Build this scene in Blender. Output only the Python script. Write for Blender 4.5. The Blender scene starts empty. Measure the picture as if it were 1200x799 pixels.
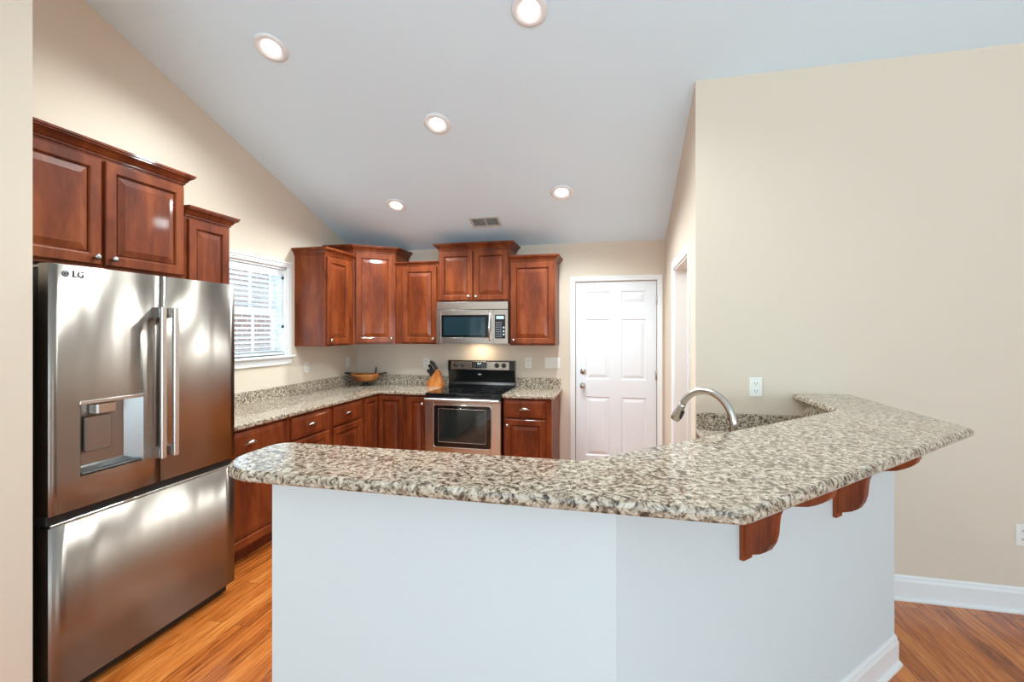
import bpy, bmesh, math, random
from mathutils import Vector, Matrix, Euler
random.seed(7)
PI = math.pi
C = bpy.context.scene.collection
sc = bpy.context.scene

# ------------------------------------------------------------------ camera, world, light, exposure
cam = bpy.data.objects.new('camera', bpy.data.cameras.new('camera'))
C.objects.link(cam)
cam.data.sensor_width = 36.0
cam.data.lens = 534.23 / 1200 * 36.0
cam.data.shift_y = -(399.5 - 387.92) / 1200
cam.location = (2.9878, -4.8256, 1.5157)
cam.rotation_euler = (PI / 2, 0, 0.2256)
cam.data.clip_start = 0.02
sc.camera = cam

sc.view_settings.view_transform = 'Standard'
sc.view_settings.look = 'None'
sc.view_settings.gamma = 1.0
sc.view_settings.use_curve_mapping = False
sc.view_settings.exposure = 0.34
sc.cycles.diffuse_bounces = 8

world = bpy.data.worlds.new('world')
sc.world = world
world.use_nodes = True
bg = world.node_tree.nodes['Background']
bg.inputs['Color'].default_value = (0.70, 0.86, 1.0, 1)
bg.inputs['Strength'].default_value = 0.95


def area_light(name, loc, rot, sx, sy, power, col):
    l = bpy.data.lights.new(name, 'AREA')
    l.shape = 'RECTANGLE'; l.size = sx; l.size_y = sy
    l.energy = power; l.color = col
    o = bpy.data.objects.new(name, l)
    C.objects.link(o)
    o.location = loc; o.rotation_euler = rot
    return o


# daylight through the living-room windows behind the camera and the kitchen window, plus an added east fill
area_light('rear_window_daylight', (2.9, -9.45, 1.35), (PI / 2 + 1.1, 0, 0), 2.6, 1.9, 156, (0.63, 0.87, 1.0))
area_light('patio_door_daylight', (5.6, -9.45, 1.25), (PI / 2 + 1.0, 0, 0), 1.9, 2.0, 98, (0.63, 0.87, 1.0))
area_light('east_fill_light', (7.5, -6.0, 1.5), (0, PI / 2 + 0.85, 0), 1.5, 1.9, 48, (0.72, 0.90, 1.0))  # added fill from a made-up window, brightens the ceiling and left wall
area_light('kitchen_window_daylight', (-0.42, -1.60, 1.60), (0, -PI / 2 - 0.25, 0), 1.0, 1.0, 10, (0.58, 0.80, 1.0))
CAN_POWER = 74
CAN_COLOR = (0.87, 0.98, 1.0)
sun = bpy.data.objects.new('sun', bpy.data.lights.new('sun', 'SUN'))
C.objects.link(sun)
sun.data.energy = 1.3; sun.data.color = (1.0, 0.96, 0.90); sun.data.angle = 0.02
sun.rotation_euler = Vector((0.55, -0.35, 1.0)).to_track_quat('Z', 'Y').to_euler()


# ------------------------------------------------------------------ materials
def new_mat(name):
    m = bpy.data.materials.new(name)
    m.use_nodes = True
    nt = m.node_tree
    return m, nt, nt.nodes['Principled BSDF']


def rgb(r, g, b):
    f = lambda c: (c / 255 / 12.92) if c / 255 <= 0.04045 else ((c / 255 + 0.055) / 1.055) ** 2.4
    return (f(r), f(g), f(b), 1)


def plain(name, col, rough=0.5, metal=0.0, coat=0.0, spec=0.5, bump=0.0, bscale=200):
    m, nt, b = new_mat(name)
    b.inputs['Base Color'].default_value = col
    b.inputs['Roughness'].default_value = rough
    b.inputs['Metallic'].default_value = metal
    b.inputs['Coat Weight'].default_value = coat
    b.inputs['Coat Roughness'].default_value = 0.12
    b.inputs['Specular IOR Level'].default_value = spec
    n = nt.nodes.new('ShaderNodeTexNoise'); tc = nt.nodes.new('ShaderNodeTexCoord')
    n.inputs['Scale'].default_value = bscale
    nt.links.new(tc.outputs['Object'], n.inputs['Vector'])
    if bump:
        bp = nt.nodes.new('ShaderNodeBump'); bp.inputs['Strength'].default_value = bump
        bp.inputs['Distance'].default_value = 0.002
        nt.links.new(n.outputs['Fac'], bp.inputs['Height'])
        nt.links.new(bp.outputs['Normal'], b.inputs['Normal'])
    else:
        mr = nt.nodes.new('ShaderNodeMapRange')
        mr.inputs['To Min'].default_value = max(0, rough - 0.03); mr.inputs['To Max'].default_value = rough + 0.03
        nt.links.new(n.outputs['Fac'], mr.inputs['Value'])
        nt.links.new(mr.outputs['Result'], b.inputs['Roughness'])
    return m


def emit(name, col, strength):
    m, nt, b = new_mat(name)
    b.inputs['Base Color'].default_value = col
    b.inputs['Emission Color'].default_value = col
    b.inputs['Emission Strength'].default_value = strength
    return m


def ramp_node(nt, stops):
    r = nt.nodes.new('ShaderNodeValToRGB')
    e = r.color_ramp.elements
    while len(e) < len(stops):
        e.new(0.5)
    for el, (p, c) in zip(e, stops):
        el.position = p; el.color = c
    return r


def mapping(nt, scale, rot=(0, 0, 0), out='Object'):
    tc = nt.nodes.new('ShaderNodeTexCoord'); mp = nt.nodes.new('ShaderNodeMapping')
    mp.inputs['Scale'].default_value = scale
    mp.inputs['Rotation'].default_value = rot
    nt.links.new(tc.outputs[out], mp.inputs['Vector'])
    return mp


def wood(name, dark, mid, light, scale=(14, 14, 1.6), rough=0.45, coat=0.22):
    m, nt, b = new_mat(name)
    mp = mapping(nt, scale)
    n = nt.nodes.new('ShaderNodeTexNoise')
    n.inputs['Scale'].default_value = 1.4; n.inputs['Detail'].default_value = 6; n.inputs['Distortion'].default_value = 0.7
    nt.links.new(mp.outputs['Vector'], n.inputs['Vector'])
    n2 = nt.nodes.new('ShaderNodeTexNoise'); n2.inputs['Scale'].default_value = 9; n2.inputs['Detail'].default_value = 3
    nt.links.new(mp.outputs['Vector'], n2.inputs['Vector'])
    mx = nt.nodes.new('ShaderNodeMath'); mx.operation = 'MULTIPLY_ADD'
    nt.links.new(n2.outputs['Fac'], mx.inputs[0]); mx.inputs[1].default_value = 0.25
    nt.links.new(n.outputs['Fac'], mx.inputs[2])
    r = ramp_node(nt, [(0.42, dark), (0.62, mid), (0.82, light)])
    nt.links.new(mx.outputs[0], r.inputs['Fac'])
    nt.links.new(r.outputs['Color'], b.inputs['Base Color'])
    b.inputs['Roughness'].default_value = rough
    b.inputs['Specular IOR Level'].default_value = 0.18
    b.inputs['Coat Weight'].default_value = coat
    b.inputs['Coat Roughness'].default_value = 0.08
    bp = nt.nodes.new('ShaderNodeBump'); bp.inputs['Strength'].default_value = 0.05; bp.inputs['Distance'].default_value = 0.001
    nt.links.new(n2.outputs['Fac'], bp.inputs['Height']); nt.links.new(bp.outputs['Normal'], b.inputs['Normal'])
    return m


def granite(name):
    m, nt, b = new_mat(name)
    mp = mapping(nt, (1, 1, 1))
    wn = nt.nodes.new('ShaderNodeTexNoise'); wn.inputs['Scale'].default_value = 18; wn.inputs['Detail'].default_value = 3
    nt.links.new(mp.outputs['Vector'], wn.inputs['Vector'])
    wm = nt.nodes.new('ShaderNodeVectorMath'); wm.operation = 'MULTIPLY_ADD'
    nt.links.new(wn.outputs['Color'], wm.inputs[0]); wm.inputs[1].default_value = (0.05, 0.05, 0.05)
    nt.links.new(mp.outputs['Vector'], wm.inputs[2])
    big = nt.nodes.new('ShaderNodeTexNoise'); big.inputs['Scale'].default_value = 68; big.inputs['Detail'].default_value = 5
    big.inputs['Roughness'].default_value = 0.62
    nt.links.new(wm.outputs['Vector'], big.inputs['Vector'])
    r1 = ramp_node(nt, [(0.32, rgb(48, 42, 38)), (0.41, rgb(108, 92, 78)), (0.48, rgb(166, 148, 128)), (0.57, rgb(200, 186, 166)), (0.75, rgb(222, 216, 206))])
    nt.links.new(big.outputs['Fac'], r1.inputs['Fac'])
    vo = nt.nodes.new('ShaderNodeTexNoise'); vo.inputs['Scale'].default_value = 110; vo.inputs['Detail'].default_value = 3
    nt.links.new(wm.outputs['Vector'], vo.inputs['Vector'])
    r2 = ramp_node(nt, [(0.575, (0, 0, 0, 1)), (0.66, (1, 1, 1, 1))])
    nt.links.new(vo.outputs['Fac'], r2.inputs['Fac'])
    mix = nt.nodes.new('ShaderNodeMix'); mix.data_type = 'RGBA'
    nt.links.new(r2.outputs['Color'], mix.inputs[0])
    nt.links.new(r1.outputs['Color'], mix.inputs[6]); mix.inputs[7].default_value = rgb(62, 52, 46)
    nt.links.new(mix.outputs[2], b.inputs['Base Color'])
    b.inputs['Roughness'].default_value = 0.07
    b.inputs['Specular IOR Level'].default_value = 0.6
    return m


def steel(name, col, rough=0.25, wave=0.0, stretch=(0.5, 0.5, 160), aniso=0.0):
    m, nt, b = new_mat(name)
    if aniso:
        tg = nt.nodes.new('ShaderNodeTangent'); tg.direction_type = 'RADIAL'; tg.axis = 'Z'
        b.inputs['Anisotropic'].default_value = aniso; b.inputs['Anisotropic Rotation'].default_value = 0.25
        nt.links.new(tg.outputs[0], b.inputs['Tangent'])
    b.inputs['Base Color'].default_value = col
    b.inputs['Metallic'].default_value = 1.0
    mp = mapping(nt, stretch)
    n = nt.nodes.new('ShaderNodeTexNoise'); n.inputs['Scale'].default_value = 8; n.inputs['Detail'].default_value = 3
    nt.links.new(mp.outputs['Vector'], n.inputs['Vector'])
    mr = nt.nodes.new('ShaderNodeMapRange')
    mr.inputs['To Min'].default_value = rough - 0.02; mr.inputs['To Max'].default_value = rough + 0.03
    nt.links.new(n.outputs['Fac'], mr.inputs['Value']); nt.links.new(mr.outputs['Result'], b.inputs['Roughness'])
    if wave:
        mp2 = mapping(nt, (7.0, 7.0, 0.3))
        n2 = nt.nodes.new('ShaderNodeTexNoise'); n2.inputs['Scale'].default_value = 1.4; n2.inputs['Detail'].default_value = 0.5
        nt.links.new(mp2.outputs['Vector'], n2.inputs['Vector'])
        bp = nt.nodes.new('ShaderNodeBump'); bp.inputs['Strength'].default_value = 1.0; bp.inputs['Distance'].default_value = wave
        nt.links.new(n2.outputs['Fac'], bp.inputs['Height']); nt.links.new(bp.outputs['Normal'], b.inputs['Normal'])
    return m


def oak_floor(name):
    m, nt, b = new_mat(name)
    mp = mapping(nt, (1, 1, 1), (0, 0, PI / 2))
    br = nt.nodes.new('ShaderNodeTexBrick')
    br.offset = 0.37; br.offset_frequency = 2; br.squash = 1.0
    br.inputs['Color1'].default_value = (0, 0, 0, 1); br.inputs['Color2'].default_value = (1, 1, 1, 1)
    br.inputs['Mortar'].default_value = (0.5, 0.5, 0.5, 1)
    br.inputs['Scale'].default_value = 1.0; br.inputs['Mortar Size'].default_value = 0.0009
    br.inputs['Brick Width'].default_value = 0.95; br.inputs['Row Height'].default_value = 0.082
    br.inputs['Bias'].default_value = 0.0
    nt.links.new(mp.outputs['Vector'], br.inputs['Vector'])
    # grain, shifted from board to board
    ad = nt.nodes.new('ShaderNodeVectorMath'); ad.operation = 'MULTIPLY_ADD'
    nt.links.new(br.outputs['Color'], ad.inputs[0]); ad.inputs[1].default_value = (7, 3, 5)
    nt.links.new(mp.outputs['Vector'], ad.inputs[2])
    mp2 = nt.nodes.new('ShaderNodeMapping'); mp2.inputs['Scale'].default_value = (2.2, 26, 1)
    nt.links.new(ad.outputs['Vector'], mp2.inputs['Vector'])
    n = nt.nodes.new('ShaderNodeTexNoise'); n.inputs['Scale'].default_value = 2.0; n.inputs['Detail'].default_value = 5; n.inputs['Distortion'].default_value = 1.1
    nt.links.new(mp2.outputs['Vector'], n.inputs['Vector'])
    sm = nt.nodes.new('ShaderNodeMath'); sm.operation = 'MULTIPLY_ADD'
    sep = nt.nodes.new('ShaderNodeSeparateColor'); nt.links.new(br.outputs['Color'], sep.inputs[0])
    nt.links.new(sep.outputs[0], sm.inputs[0]); sm.inputs[1].default_value = 0.30
    nt.links.new(n.outputs['Fac'], sm.inputs[2])
    r = ramp_node(nt, [(0.36, rgb(124, 60, 21)), (0.55, rgb(180, 95, 37)), (0.75, rgb(206, 118, 52)), (0.95, rgb(222, 142, 72))])
    nt.links.new(sm.outputs[0], r.inputs['Fac'])
    mx = nt.nodes.new('ShaderNodeMix'); mx.data_type = 'RGBA'
    nt.links.new(br.outputs['Fac'], mx.inputs[0]); nt.links.new(r.outputs['Color'], mx.inputs[6]); mx.inputs[7].default_value = rgb(58, 26, 10)
    nt.links.new(mx.outputs[2], b.inputs['Base Color'])
    b.inputs['Roughness'].default_value = 0.24
    b.inputs['Coat Weight'].default_value = 0.25; b.inputs['Coat Roughness'].default_value = 0.1
    bp = nt.nodes.new('ShaderNodeBump'); bp.inputs['Strength'].default_value = 0.25; bp.inputs['Distance'].default_value = 0.0012; bp.invert = True
    nt.links.new(br.outputs['Fac'], bp.inputs['Height']); nt.links.new(bp.outputs['Normal'], b.inputs['Normal'])
    return m


def brick_wall_mat(name):
    m, nt, b = new_mat(name)
    mp = mapping(nt, (1, 1, 1), (PI / 2, 0, PI / 2))
    sep = nt.nodes.new('ShaderNodeTexCoord')
    sx = nt.nodes.new('ShaderNodeSeparateXYZ'); cb = nt.nodes.new('ShaderNodeCombineXYZ')
    nt.links.new(sep.outputs['Object'], sx.inputs[0])
    nt.links.new(sx.outputs['Y'], cb.inputs['X']); nt.links.new(sx.outputs['Z'], cb.inputs['Y'])
    br = nt.nodes.new('ShaderNodeTexBrick')
    br.inputs['Color1'].default_value = rgb(214, 182, 172); br.inputs['Color2'].default_value = rgb(196, 160, 150)
    br.inputs['Mortar'].default_value = rgb(232, 228, 224)
    br.inputs['Scale'].default_value = 1.0; br.inputs['Mortar Size'].default_value = 0.012
    br.inputs['Brick Width'].default_value = 0.21; br.inputs['Row Height'].default_value = 0.075
    nt.links.new(cb.outputs[0], br.inputs['Vector'])
    nt.links.new(br.outputs['Color'], b.inputs['Base Color'])
    b.inputs['Roughness'].default_value = 0.9
    return m


def glass_pane(name):
    m = bpy.data.materials.new(name); m.use_nodes = True
    nt = m.node_tree
    for n in list(nt.nodes): nt.nodes.remove(n)
    out = nt.nodes.new('ShaderNodeOutputMaterial'); mix = nt.nodes.new('ShaderNodeMixShader')
    tr = nt.nodes.new('ShaderNodeBsdfTransparent'); gl = nt.nodes.new('ShaderNodeBsdfGlossy')
    gl.inputs['Roughness'].default_value = 0.02
    lw = nt.nodes.new('ShaderNodeLayerWeight'); pw = nt.nodes.new('ShaderNodeMath'); pw.operation = 'POWER'; pw.inputs[1].default_value = 5
    fr = nt.nodes.new('ShaderNodeMath'); fr.operation = 'MULTIPLY_ADD'; fr.inputs[1].default_value = .9; fr.inputs[2].default_value = .04
    nt.links.new(lw.outputs['Facing'], pw.inputs[0]); nt.links.new(pw.outputs[0], fr.inputs[0])
    tr.inputs['Color'].default_value = (0.95, 0.98, 1, 1)
    nt.links.new(fr.outputs[0], mix.inputs[0]); nt.links.new(tr.outputs[0], mix.inputs[1]); nt.links.new(gl.outputs[0], mix.inputs[2])
    nt.links.new(mix.outputs[0], out.inputs['Surface'])
    return m


M = {}
M['wall'] = plain('beige_wall_paint', rgb(221, 206, 188), 0.85, bump=0.08, bscale=160)
M['half'] = plain('off_white_half_wall_paint', rgb(217, 224, 226), 0.8, bump=0.06, bscale=160)
M['ceil'] = plain('daylight_tinted_ceiling_paint', rgb(224, 243, 255), 0.92, bump=0.1, bscale=120)  # white ceiling, with the blue daylight cast mixed into its colour
M['trim'] = plain('white_trim_paint', rgb(236, 236, 236), 0.35)
M['door'] = plain('white_door_paint', rgb(232, 234, 238), 0.38)
M['floor'] = oak_floor('oak_strip_floor')
M['wood'] = wood('cherry_cabinet_wood', rgb(88, 36, 15), rgb(114, 51, 22), rgb(134, 66, 30), scale=(7, 7, 1.6))
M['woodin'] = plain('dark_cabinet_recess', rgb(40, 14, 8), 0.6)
M['granite'] = granite('speckled_beige_granite')
M['steel'] = steel('brushed_stainless', (0.60, 0.57, 0.54, 1), 0.26, aniso=0.7)
M['fridge'] = steel('fridge_stainless', (0.30, 0.258, 0.225, 1), 0.32, wave=0.004, aniso=0.9)
M['steeldark'] = steel('dispenser_grey_steel', (0.36, 0.35, 0.34, 1), 0.3)
M['nickel'] = steel('brushed_nickel', (0.58, 0.55, 0.51, 1), 0.22)
M['chrome'] = plain('bright_chrome', (0.85, 0.85, 0.86, 1), 0.08, metal=1.0)
M['black'] = plain('black_enamel', (0.008, 0.008, 0.009, 1), 0.18)
M['blackglass'] = plain('black_glass', (0.006, 0.007, 0.008, 1), 0.04, spec=0.6)
M['ovenglass'] = plain('oven_window_glass', (0.018, 0.024, 0.022, 1), 0.05, spec=0.8)
M['mwglass'] = plain('microwave_window_glass', (0.012, 0.028, 0.036, 1), 0.06, spec=0.8)
M['darkgrey'] = plain('dark_grey_plastic', (0.03, 0.03, 0.032, 1), 0.4)
M['gasket'] = plain('fridge_gasket_black', (0.010, 0.008, 0.007, 1), 0.6)
M['plastic'] = plain('white_plastic', rgb(235, 233, 226), 0.35)
M['slot'] = plain('dark_slot', (0.03, 0.03, 0.03, 1), 0.6)
M['legend'] = plain('pale_legend_print', rgb(180, 186, 188), 0.5)
M['blind'] = plain('white_blind_slat', rgb(238, 242, 244), 0.45)
M['glass'] = glass_pane('window_glass')
M['brick'] = brick_wall_mat('neighbour_brick')
M['ground'] = plain('pale_concrete', rgb(190, 188, 180), 0.9)
M['lamp'] = emit('lamp_lens_glow', (1.0, 0.93, 0.83, 1), 9.0)
M['display'] = emit('lit_display', (0.35, 0.5, 0.55, 1), 0.25)
M['blockwood'] = wood('honey_block_wood', rgb(170, 92, 38), rgb(206, 124, 58), rgb(226, 156, 88), (10, 10, 2))
M['bowlwood'] = wood('carved_bowl_wood', rgb(120, 66, 30), rgb(170, 104, 52), rgb(198, 134, 74), (3, 9, 9))
M['iron'] = plain('blackened_iron', (0.012, 0.010, 0.009, 1), 0.45)
M['knife'] = plain('black_knife_handle', (0.012, 0.009, 0.009, 1), 0.35)
M['corbel'] = wood('corbel_cherry_wood', rgb(92, 38, 18), rgb(136, 64, 32), rgb(158, 82, 44))
M['grille'] = plain('vent_grey_metal', rgb(196, 196, 190), 0.5)
M['ventdark'] = plain('vent_duct_dark', rgb(70, 70, 66), 0.8)


# ------------------------------------------------------------------ geometry helpers
def offset_poly(poly, o, flags=None):
    n = len(poly)
    if abs(o) < 1e-9:
        return [tuple(p) for p in poly]
    L = []
    for i in range(n):
        a, b = Vector(poly[i]), Vector(poly[(i + 1) % n])
        d = (b - a).normalized(); nrm = Vector((d.y, -d.x))
        k = o * (1 if flags is None else flags[i])
        L.append((a + nrm * k, d))
    out = []
    for i in range(n):
        p, d = L[i - 1]; q, e = L[i]
        cr = d.x * e.y - d.y * e.x
        if abs(cr) < 1e-6:
            out.append((q.x, q.y))
        else:
            t = ((q.x - p.x) * e.y - (q.y - p.y) * e.x) / cr
            out.append((p.x + d.x * t, p.y + d.y * t))
    return out


class MB:
    def __init__(self):
        self.v = []; self.f = []; self.s = []

    def add(self, vs, fs, mat=None, smooth=False):
        k = len(self.v)
        self.v += [tuple(mat @ Vector(p)) if mat else tuple(p) for p in vs]
        self.f += [tuple(i + k for i in f) for f in fs]
        self.s += [smooth] * len(fs)
        return self

    def loft(self, poly, prof, flags=None, mat=None):
        n = len(poly); vs = []; fs = []
        for (o, z) in prof:
            vs += [(x, y, z) for x, y in offset_poly(poly, o, flags)]
        for r in range(len(prof) - 1):
            for i in range(n):
                j = (i + 1) % n
                fs.append((r * n + i, r * n + j, (r + 1) * n + j, (r + 1) * n + i))
        fs.append(tuple(reversed(range(n))))
        fs.append(tuple(range((len(prof) - 1) * n, len(prof) * n)))
        return self.add(vs, fs, mat)

    def box(self, x0, x1, y0, y1, z0, z1, b=0.0, mat=None):
        x0, x1 = min(x0, x1), max(x0, x1); y0, y1 = min(y0, y1), max(y0, y1); z0, z1 = min(z0, z1), max(z0, z1)
        b = min(b, (x1 - x0) * .45, (y1 - y0) * .45, (z1 - z0) * .45)
        if b <= 0:
            return self.loft([(x0, y0), (x1, y0), (x1, y1), (x0, y1)], [(0, z0), (0, z1)], mat=mat)
        P = [(x0 + b, y0), (x1 - b, y0), (x1, y0 + b), (x1, y1 - b), (x1 - b, y1), (x0 + b, y1), (x0, y1 - b), (x0, y0 + b)]
        return self.loft(P, [(-b, z0), (0, z0 + b), (0, z1 - b), (-b, z1)], mat=mat)

    def prism(self, pts, axis, a, b, mat=None):
        """extrude a 2D outline: axis X -> pts are (y,z); Y -> (x,z); Z -> (x,y)"""
        def P(p, t):
            return {'X': (t, p[0], p[1]), 'Y': (p[0], t, p[1]), 'Z': (p[0], p[1], t)}[axis]
        n = len(pts)
        vs = [P(p, a) for p in pts] + [P(p, b) for p in pts]
        fs = [tuple(reversed(range(n))), tuple(range(n, 2 * n))]
        fs += [(i, (i + 1) % n, n + (i + 1) % n, n + i) for i in range(n)]
        return self.add(vs, fs, mat)

    def tube(self, pts, r, n=12, mat=None, closed=False):
        pts = [Vector(p) for p in pts]; m = len(pts)
        R = r if isinstance(r, (list, tuple)) else [r] * m
        vs = []; fs = []; up = None
        for i, p in enumerate(pts):
            if closed:
                t = (pts[(i + 1) % m] - pts[i - 1]).normalized()
            else:
                t = (pts[min(i + 1, m - 1)] - pts[max(i - 1, 0)]).normalized()
            if up is None:
                up = Vector((0, 0, 1)) if abs(t.z) < 0.9 else Vector((1, 0, 0))
            u = (up - t * up.dot(t)).normalized(); w = t.cross(u); up = u
            for k in range(n):
                a = 2 * PI * k / n
                vs.append(p + (u * math.cos(a) + w * math.sin(a)) * R[i])
        for i in range(m if closed else m - 1):
            j = (i + 1) % m
            for k in range(n):
                l = (k + 1) % n
                fs.append((i * n + k, i * n + l, j * n + l, j * n + k))
        self.add(vs, fs, mat, True)
        if not closed:
            self.add(vs[:n], [tuple(reversed(range(n)))], mat); self.add(vs[-n:], [tuple(range(n))], mat)
        return self

    def lathe(self, prof, n=24, mat=None):
        """profile of (radius, z), first and last closed"""
        vs = []; fs = []
        for r, z in prof:
            vs += [(r * math.cos(2 * PI * k / n), r * math.sin(2 * PI * k / n), z) for k in range(n)]
        for i in range(len(prof) - 1):
            for k in range(n):
                l = (k + 1) % n
                fs.append((i * n + k, i * n + l, (i + 1) * n + l, (i + 1) * n + k))
        self.add(vs, fs, mat, True)
        self.add(vs[:n], [tuple(reversed(range(n)))], mat)
        self.add(vs[-n:], [tuple(range(n))], mat)
        return self

    def panel(self, x0, x1, z0, z1, loops, cap=True, mat=None):
        """concentric rectangles facing -Y; loops of (inset, y)"""
        vs = []; fs = []
        for (i, y) in loops:
            vs += [(x0 + i, y, z0 + i), (x1 - i, y, z0 + i), (x1 - i, y, z1 - i), (x0 + i, y, z1 - i)]
        for r in range(len(loops) - 1):
            for k in range(4):
                l = (k + 1) % 4
                fs.append((r * 4 + k, r * 4 + l, (r + 1) * 4 + l, (r + 1) * 4 + k))
        e = (len(loops) - 1) * 4
        if cap:
            fs.append((e, e + 1, e + 2, e + 3))
        return self.add(vs, fs, mat)

    def build(self, name, mat, parent=None, loc=None, fix=True):
        me = bpy.data.meshes.new(name)
        me.from_pydata(self.v, [], self.f)
        for p, s in zip(me.polygons, self.s):
            p.use_smooth = s
        if fix:
            bm = bmesh.new(); bm.from_mesh(me)
            bmesh.ops.remove_doubles(bm, verts=bm.verts, dist=1e-5)
            bmesh.ops.recalc_face_normals(bm, faces=bm.faces)
            bm.to_mesh(me); bm.free()
        me.materials.append(mat)
        o = bpy.data.objects.new(name, me)
        C.objects.link(o)
        if parent: o.parent = parent
        if loc: o.location = loc
        return o


def thing(name, label, cat, loc=(0, 0, 0), rot=0, group=None):
    o = bpy.data.objects.new(name, None); C.objects.link(o)
    o.empty_display_size = 0.1
    o.location = loc
    o.rotation_euler = rot if isinstance(rot, (tuple, list, Euler)) else (0, 0, rot)
    o['label'] = label; o['category'] = cat
    if group: o['group'] = group
    return o


def tag(o, label, cat, group=None):
    o['label'] = label; o['category'] = cat
    if group: o['group'] = group
    return o


STRUCT = {}


def struct(o, label, cat):
    o['kind'] = 'structure'; o['label'] = label; o['category'] = cat
    return o


def copy_tree(o, parent=None):
    c = o.copy(); C.objects.link(c)
    if parent: c.parent = parent
    for ch in list(o.children):
        copy_tree(ch, c)
    return c


def T(x, y, z): return Matrix.Translation((x, y, z))
def RX(a): return Matrix.Rotation(a, 4, 'X')
def RY(a): return Matrix.Rotation(a, 4, 'Y')
def RZ(a): return Matrix.Rotation(a, 4, 'Z')


def text_part(s, size, mat, parent, name, mtx, extrude=0.0014):
    cu = bpy.data.curves.new('lettering_source', 'FONT')
    cu.body = s; cu.size = size; cu.offset = .0016; cu.extrude = extrude; cu.align_x = 'CENTER'; cu.align_y = 'CENTER'
    t = bpy.data.objects.new('lettering_source', cu); C.objects.link(t)
    dg = bpy.context.evaluated_depsgraph_get()
    me = bpy.data.meshes.new_from_object(t.evaluated_get(dg))
    bpy.data.objects.remove(t); bpy.data.curves.remove(cu)
    me.transform(mtx); me.materials.clear(); me.materials.append(mat)
    o = bpy.data.objects.new(name, me); C.objects.link(o)
    if parent: o.parent = parent
    return o


# ------------------------------------------------------------------ room shell
S = 0.3474                       # ceiling pitch
H0 = 2.44
YR = -5.2                        # ridge
def ceil_z(y): return H0 - S * y if y > YR else H0 - S * YR - S * (YR - y)
XR, YW = 3.466, -1.8128          # pantry wall face, right wall face
XE, YB = 7.6, -9.6               # far ends of the living room
XN, YN = 0.80, -3.53             # near left wall

o = MB().prism([(-0.2, 0.2), (XE + 0.2, 0.2), (XE + 0.2, YB - 0.2), (-0.2, YB - 0.2)], 'Z', -0.1, 0.0).build('floor', M['floor'])
struct(o, 'glossy orange-brown oak strip floor', 'floor')

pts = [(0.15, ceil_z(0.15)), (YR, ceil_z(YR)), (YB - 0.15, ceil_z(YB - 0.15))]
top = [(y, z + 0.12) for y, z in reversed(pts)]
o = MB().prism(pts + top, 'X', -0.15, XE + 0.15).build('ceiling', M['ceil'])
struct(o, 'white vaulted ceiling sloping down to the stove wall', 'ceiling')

# left wall with the window opening
WY0, WY1, WZ0, WZ1 = -2.03, -1.168, 1.295, 2.10
w = MB()
def yz(mb, y0, y1, z0, z1=None, xa=-0.15, xb=0.0):
    if z1 is None:
        P = [(y0, z0), (y1, z0), (y1, ceil_z(y1) + 0.02), (y0, ceil_z(y0) + 0.02)]
    else:
        P = [(y0, z0), (y1, z0), (y1, z1), (y0, z1)]
    mb.prism(P, 'X', xa, xb)
yz(w, YN - 0.1, WY0, 0); yz(w, WY1, 0.15, 0); yz(w, WY0, WY1, 0, WZ0); yz(w, WY0, WY1, WZ1)
struct(w.build('wall_left', M['wall']), 'peach-lit beige wall with the window above the counter', 'wall')

# back wall with the door opening
DX0, DX1, DZ = 2.5692 - 0.004, 2.5692 + 0.817, 2.034
w = MB()
w.prism([(-0.15, 0), (DX0, 0), (DX0, 2.46), (-0.15, 2.46)], 'Y', 0, 0.15)
w.prism([(DX1, 0), (XE + .15, 0), (XE + .15, 2.46), (DX1, 2.46)], 'Y', 0, 0.15)
w.prism([(DX0, DZ), (DX1, DZ), (DX1, 2.46), (DX0, 2.46)], 'Y', 0, 0.15)
struct(w.build('wall_back', M['wall']), 'beige wall behind the range and the white door', 'wall')

# pantry wall (faces the kitchen) with a doorway
PY0, PY1, PZ = -1.55, -0.74, 2.045
w = MB()
yz(w, YW + .12, PY0, 0, None, XR, XR + 0.12); yz(w, PY1, 0, 0, None, XR, XR + 0.12); yz(w, PY0, PY1, PZ, None, XR, XR + 0.12)
struct(w.build('wall_side', M['wall']), 'narrow beige wall with a cased doorway beside the white door', 'wall')
# right wall facing the camera
o = MB().prism([(XR, 0), (XE, 0), (XE, ceil_z(YW) + .02), (XR, ceil_z(YW) + .02)], 'Y', YW, YW + 0.12).build('wall_right', M['wall'])
struct(o, 'tall plain cream wall at the right behind the bar top', 'wall')
o = MB(); yz(o, YB, -7.0, 0, None, XE, XE + 0.15); yz(o, -5.4, YR, 0, None, XE, XE + 0.15); yz(o, YR, 0.15, 0, None, XE, XE + 0.15)
yz(o, -7.0, -5.4, 0, 0.7, XE, XE + 0.15); yz(o, -7.0, -5.4, 2.3, None, XE, XE + 0.15)  # opening added for the east fill light
struct(o.build('wall_east', M['wall']), 'beige living room side wall', 'wall')
# near left wall, with its return beside the fridge
w = MB(); yz(w, YB, YR, 0, None, XN - 0.12, XN); yz(w, YR, YN, 0, None, XN - 0.12, XN)
yz(w, YN - 0.1, YN, 0, None, 0.0, XN - 0.12)
struct(w.build('wall_near', M['wall']), 'pale beige wall at the left edge in front of the fridge', 'wall')
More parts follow.
